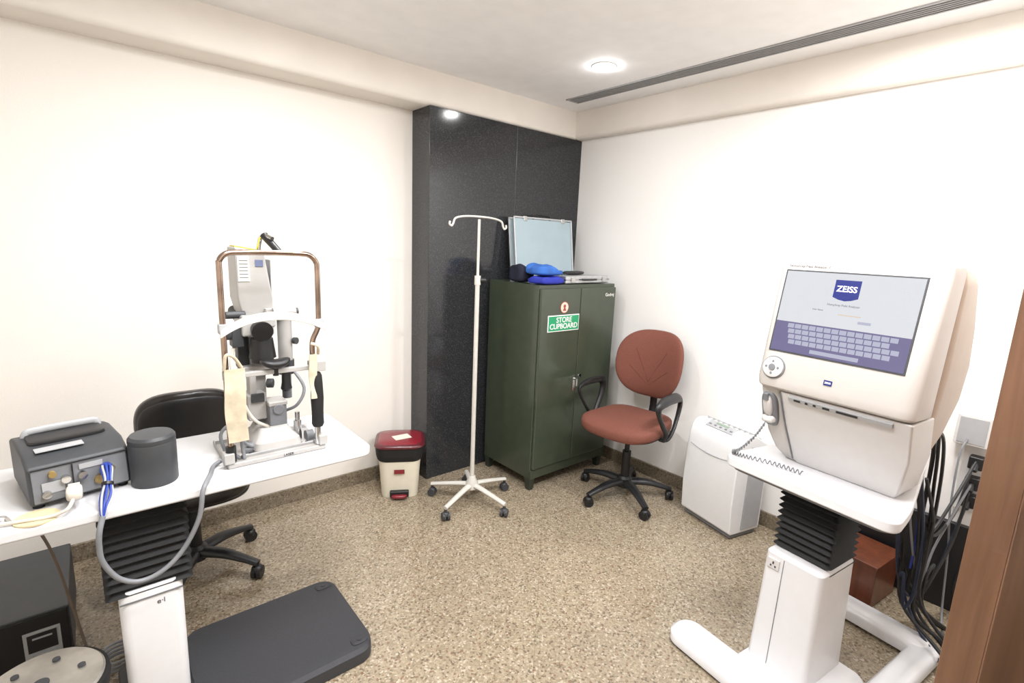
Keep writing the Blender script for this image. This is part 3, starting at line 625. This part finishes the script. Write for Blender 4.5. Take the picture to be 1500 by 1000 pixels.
B().loft([[(x,y,z) for x,y in rrect(.355+i_,.465-i_,-.25+i_,.12-i_,.045,7)] for z,i_ in ((.015,0),(.05,0),(.068,.015))]).done('base_bar',M_white,tbx,ang=50)
B().loft([[(x,y,z) for x,y in rrect(-.375+i_,.45-i_,-.28+i_,-.19-i_,.03,7)] for z,i_ in ((.017,0),(.046,0),(.062,.013))]).done('cross_bar',M_white,tbx,ang=50)
B().loft([[(x,y,z) for x,y in rrect(-.30+i_,.03-i_,-.19+i_,.12-i_,.03,7)] for z,i_ in ((.016,0),(.046,0),(.061,.01))]).done('column_foot',M_white,tbx,ang=50)
b=B()
for x,y in ((-.33,.28),(-.33,-.24),(.41,-.2),(.41,.08)): b.cyl((x,y,0),(x,y,.02),.02,seg=18)
b.done('foot',M_rub,tbx,split=True)
# ---------------------------------------------------------------- field analyser
ZO=(2.002,.487,TZ)
za=root('visual_field_analyzer','large warm white eye test machine with tilted touch screen','eye test machine',ZO,-7)
def sec(z,x0,x1,hw0,hw1,yo=0):
    pts=[]
    for (cx,cy) in rrect(0,1,-1,1,.16,5):
        hw=hw0+(hw1-hw0)*cx; pts.append((x0+(x1-x0)*cx,cy*hw+yo,z))
    return pts
yc=0.0
HW=.228
B().loft([sec(.283,-.264,-.13,HW-.006,HW,yo=yc),sec(.290,-.274,-.13,HW,HW+.003,yo=yc),sec(.32,-.278,-.13,HW+.002,HW+.004,yo=yc),sec(.69,-.215,-.10,HW+.004,HW+.006,yo=yc-.002),sec(.713,-.207,-.10,HW,HW+.003,yo=yc-.002),sec(.722,-.19,-.10,HW-.012,HW-.008,yo=yc-.002)]).done('front_housing',M_gbez,za,bevel=.004,ang=45)
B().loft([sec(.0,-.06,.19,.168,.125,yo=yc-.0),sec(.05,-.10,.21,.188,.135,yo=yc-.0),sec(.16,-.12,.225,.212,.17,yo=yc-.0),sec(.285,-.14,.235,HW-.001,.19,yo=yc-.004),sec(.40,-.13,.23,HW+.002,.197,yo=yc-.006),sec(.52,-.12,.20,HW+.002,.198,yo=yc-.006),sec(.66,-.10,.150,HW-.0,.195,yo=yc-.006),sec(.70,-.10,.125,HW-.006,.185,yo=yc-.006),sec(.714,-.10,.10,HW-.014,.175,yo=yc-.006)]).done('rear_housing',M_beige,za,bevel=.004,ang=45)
def tri(z,x0,x1,ya,yb): return [(x0,yb,z),(x0,ya,z),(x1,ya,z),(x1,yb,z)]
B().loft([tri(.0,-.12,.02,-.170,.130),tri(.02,-.135,.02,-.184,.138),tri(.15,-.203,-.04,-.217,.146),tri(.278,-.260,-.1,-.226,.150)]).done('lower_cover',M_cover,za,bevel=.006,seg=3)
B().tube([(-.2595,.148,.270),(-.205,.1435,.15),(-.137,.1365,.018)],.0025,seg=6).done('cover_seam',M_grey,za)
sp=B().box((-.2555,-.03,.262),(.010,.30,.016),(0,rad(-24),0)).done('port_strip',M_lgrey,za,bevel=.002)
b=B()
for y,wd in ((.09,.02),(.06,.008),(.035,.008),(.0,.02),(-.06,.06)): b.box((-.2605,y,.2600),(.004,wd,.006),(0,rad(-24),0))
b.done('port',M_black,sp,split=True)
ck=B().loft([rsec(-.115,.0,.10,.182,.004,.02),rsec(-.145,.0,.12,.207,.04,.025),rsec(-.190,-.04,.135,.222,.11,.03),rsec(-.227,-.08,.147,.227,.20,.03),rsec(-.258,-.1,.152,.229,.286,.03)]).done('cradle',M_gbez,za,ang=50)
rec=B().sup((-.228,.190,.20),(.014,.028,.064),.6,.6,lambda p:(p.x-.33*p.z,p.y,p.z),nu=28,nv=16).done('cradle_recess',M_grey,ck)
B().sup((-.247,.190,.215),(.016,.015,.038),.7,.8,lambda p:(p.x-.33*p.z,p.y,p.z),nu=24,nv=14).sup((-.228,.190,.165),(.024,.023,.014),.7,.8,nu=24,nv=12).done('response_button',M_cover,za)
B().cyl((-.265,.190,.240),(-.271,.190,.262),.010,.008,seg=16).done('button_cap',M_grey,za)
th=math.atan2(.063,.37)
def fr_on(zc,yo_,out=0):
    t=(zc-.32)/.37; x=-.278+.063*t
    n_=Vector((-math.cos(th),0,math.sin(th)))
    o=Vector((x,yo_,zc))+n_*out
    return frame(o,(0,-1,0),(math.sin(th),0,math.cos(th)))
SW,SH=.385,.268
scm=fr_on(.547,yc+.009,.001)
sc=B().bx(-SW/2-.004,SW/2+.004,-SH/2-.004,SH/2+.004,-.006,.001).done('screen',M_dark,za,bevel=.001,mx=scm)
KY=-SH/2+.100
B().bx(-SW/2+.001,SW/2-.001,KY,SH/2-.001,.001,.0018).done('display_area',M_scr,sc)
B().bx(-SW/2+.001,SW/2-.001,-SH/2+.001,KY,.001,.0018).done('keyboard_area',M_scrk,sc)
b=B(); kw=.0195
for r_ in range(4):
    for c_ in range(14-(r_%2)):
        x=-.150+c_*.0225+r_*.004; y=-SH/2+.088-r_*.0175; b.bx(x,x+kw,y-.007,y+.007,.0018,.0026)
b.bx(-.065,.075,-SH/2+.008,-SH/2+.020,.0018,.0026)
b.done('key',M_key,sc)
lw,l0,l1=.036,.050,.114
lg=B().loft([[(-lw,l0+.010,z),(-.018,l0+.003,z),(0,l0,z),(.018,l0+.003,z),(lw,l0+.010,z),(lw,l1,z),(-lw,l1,z)] for z in (.0018,.0028)]).done('logo',M_logo,sc)
T=Matrix.Translation
text('logo_text','ZEISS',.0255,M_let,sc,T((0,.086,.0032)),ext=.0002,sx=.98,bold=.0002)
text('screen_text','Humphrey Field Analyzer',.009,M_txs,sc,T((0,.036,.0022)),ext=.0002)
text('screen_text','User Name',.007,M_txs,sc,T((-.07,.016,.0022)),ext=.0002)
B().bx(-.01,.055,.006,.0085,.0018,.0022).done('input_field',M_scro,sc)
B().bx(.05,.085,-.014,-.006,.0018,.0022).done('screen_button',M_key,sc)
text('maker_print','Humphrey Field Analyzer 3',.0115,M_tx,za,fr_on(.696,.135,.0015),ext=.0003)
lb=B().bx(-.012,.012,-.008,.008,0,.0015).done('maker_badge',M_logo,za,mx=fr_on(.345,.0,.001))
text('badge_text','ZEISS',.008,M_let,lb,T((0,0,.0018)),ext=.0002)
dm=fr_on(.357,.175,.0)
dl=B().cyl((0,0,0),(0,0,.004),.038,seg=44).done('dial',M_grey,za,mx=dm)
B().lathe([(0,.004),(.034,.004),(.034,.009),(.028,.012),(0,.012)],seg=40).done('dial_ring',M_cover,dl)
b=B().cyl((0,0,.012),(0,0,.015),.011,seg=24)
for a in range(4): b.cyl((.02*math.cos(a*pi/2),.02*math.sin(a*pi/2),.012),(.02*math.cos(a*pi/2),.02*math.sin(a*pi/2),.0135),.004,seg=14)
b.done('dial_button',M_grey,dl,split=True)
B().bx(-.10,-.098,-.03,.04,.720,.742).done('top_note',mat('green_note',C(150,220,160),.6),za)
pts=[]
way=cat([(-.035,-.02,.155),(-.045,.01,.09),(-.04,.055,.03),(-.03,.082,.010),(-.03,.03,.010),(-.01,-.06,.010),(-.01,-.15,.010)],40)
for i,p in enumerate(way):
    a=i*.95; pts.append((p.x+.006*math.cos(a),p.y+.006*math.cos(a)*.3,p.z+.0065*math.sin(a)+.002))
mz=(Matrix.Translation(ZO)@Matrix.Rotation(rad(-7),4,'Z')).inverted()@Matrix.Translation((1.8,.72,TZ))
B().tube(pts,.002,seg=6,n=2).done('coiled_cord',M_grey,za,mx=mz)
# ---------------------------------------------------------------- right wall bits
sb=root('wall_socket','white surface-mounted socket box on wall','socket',(2.84,.275,.83))
B().bx(-.07,0,-.05,.06,-.07,.06).done('box',M_wplas,sb,bevel=.004)
B().bx(-.073,-.07,-.04,.05,-.06,.05).done('face_plate',M_lgrey,sb,bevel=.001)
sb=root('wall_socket','vertical white strip of wall sockets with black plugs','socket',(2.84,.25,.62))
B().bx(-.02,0,-.04,.05,-.16,.13).done('strip',M_wplas,sb,bevel=.004)
for z in (.07,-.02,-.10): B().box((-.042,.0,z),(.05,.05,.055)).cyl((-.06,0,z),(-.085,0,z-.03),.012,seg=12).done('plug',M_black,sb,bevel=.006)
bbk=top(B().bx(2.79,2.82,.22,.86,.0,.40).done('black_panel',M_black,bevel=.003),'flat black panel leaning along the wall base','panel')
wb=root('wooden_box','small reddish brown wooden box under the table','box',(2.645,.60,0),-7)
B().bx(-.12,.12,-.16,.16,.0,.19).done('body',M_wbox,wb,bevel=.003)
B().bx(-.125,.125,-.165,.165,.19,.205).done('lid',M_wbox,wb,bevel=.003)
cabs=[([(2.30,.40,.70),(2.40,.40,.60),(2.44,.37,.35),(2.40,.34,.16),(2.25,.16,.09),(2.10,.12,.01)],M_bcab,.007),
([(2.78,.26,.66),(2.70,.27,.50),(2.55,.30,.42),(2.47,.33,.50),(2.32,.37,.71)],M_bcab,.006),
([(2.77,.25,.60),(2.68,.26,.36),(2.56,.29,.2),(2.50,.3,.10),(2.42,.16,.01),(2.25,.1,.008)],M_bcab,.006),
([(2.77,.25,.52),(2.66,.28,.25),(2.52,.33,.14),(2.44,.38,.28),(2.32,.40,.71)],M_dbcab,.0065),
([(2.30,.34,.72),(2.42,.32,.45),(2.40,.31,.22),(2.38,.33,.16),(2.40,.35,.28),(2.44,.36,.22),(2.40,.28,.09),(2.28,.14,.02)],M_dbcab,.006),
([(2.32,.38,.71),(2.39,.36,.50),(2.46,.33,.30),(2.52,.31,.22),(2.58,.30,.35),(2.66,.27,.5),(2.77,.25,.6)],M_gcab,.0045),
([(2.21,.36,.98),(2.34,.35,.92),(2.42,.34,.80),(2.45,.34,.55),(2.46,.34,.28),(2.44,.33,.20),(2.50,.26,.10),(2.60,.18,.01)],M_bcab,.0075),
([(2.21,.33,.96),(2.32,.325,.92),(2.42,.325,.78),(2.45,.32,.62),(2.50,.31,.45),(2.62,.28,.55),(2.78,.25,.70)],M_bcab,.006),
([(2.21,.37,1.0),(2.33,.37,.98),(2.39,.36,.80),(2.42,.35,.60),(2.44,.34,.40),(2.43,.34,.30)],M_bluec,.004),
([(2.76,.29,.79),(2.73,.30,.72),(2.70,.29,.5),(2.72,.27,.3),(2.65,.24,.05),(2.5,.2,.01)],M_gcab,.004),
([(2.31,.36,.72),(2.40,.34,.55),(2.44,.32,.30),(2.43,.30,.12),(2.44,.22,.06),(2.40,.12,.01)],M_bcab,.008),
([(2.30,.42,.71),(2.38,.40,.50),(2.46,.37,.30),(2.52,.34,.18),(2.56,.26,.05),(2.62,.14,.01)],M_bcab,.007),
([(2.32,.33,.72),(2.43,.30,.52),(2.44,.30,.34),(2.47,.31,.22),(2.53,.29,.24),(2.50,.28,.32),(2.45,.29,.26),(2.47,.27,.12),(2.36,.08,.01)],M_bcab,.006),
([(2.21,.32,.94),(2.34,.31,.88),(2.42,.305,.74),(2.43,.30,.56),(2.42,.30,.38),(2.38,.28,.20),(2.33,.14,.08),(2.20,.08,.01)],M_bcab,.006),
([(2.80,.22,.58),(2.72,.21,.40),(2.64,.22,.18),(2.66,.20,.02),(2.52,.14,.01)],M_bcab,.006)]
for pts,m,r_ in cabs:
    o=B().tube(pts,r_,seg=8,n=6).done('power_cable',m)
    nm={'black_cable':'black','dark_blue_cable':'dark blue','grey_cable':'grey','blue_cable':'bright blue'}[m.name]
    top(o,'%s cable hanging between machine table and wall sockets'%nm,'cable','cables behind the eye test machine')
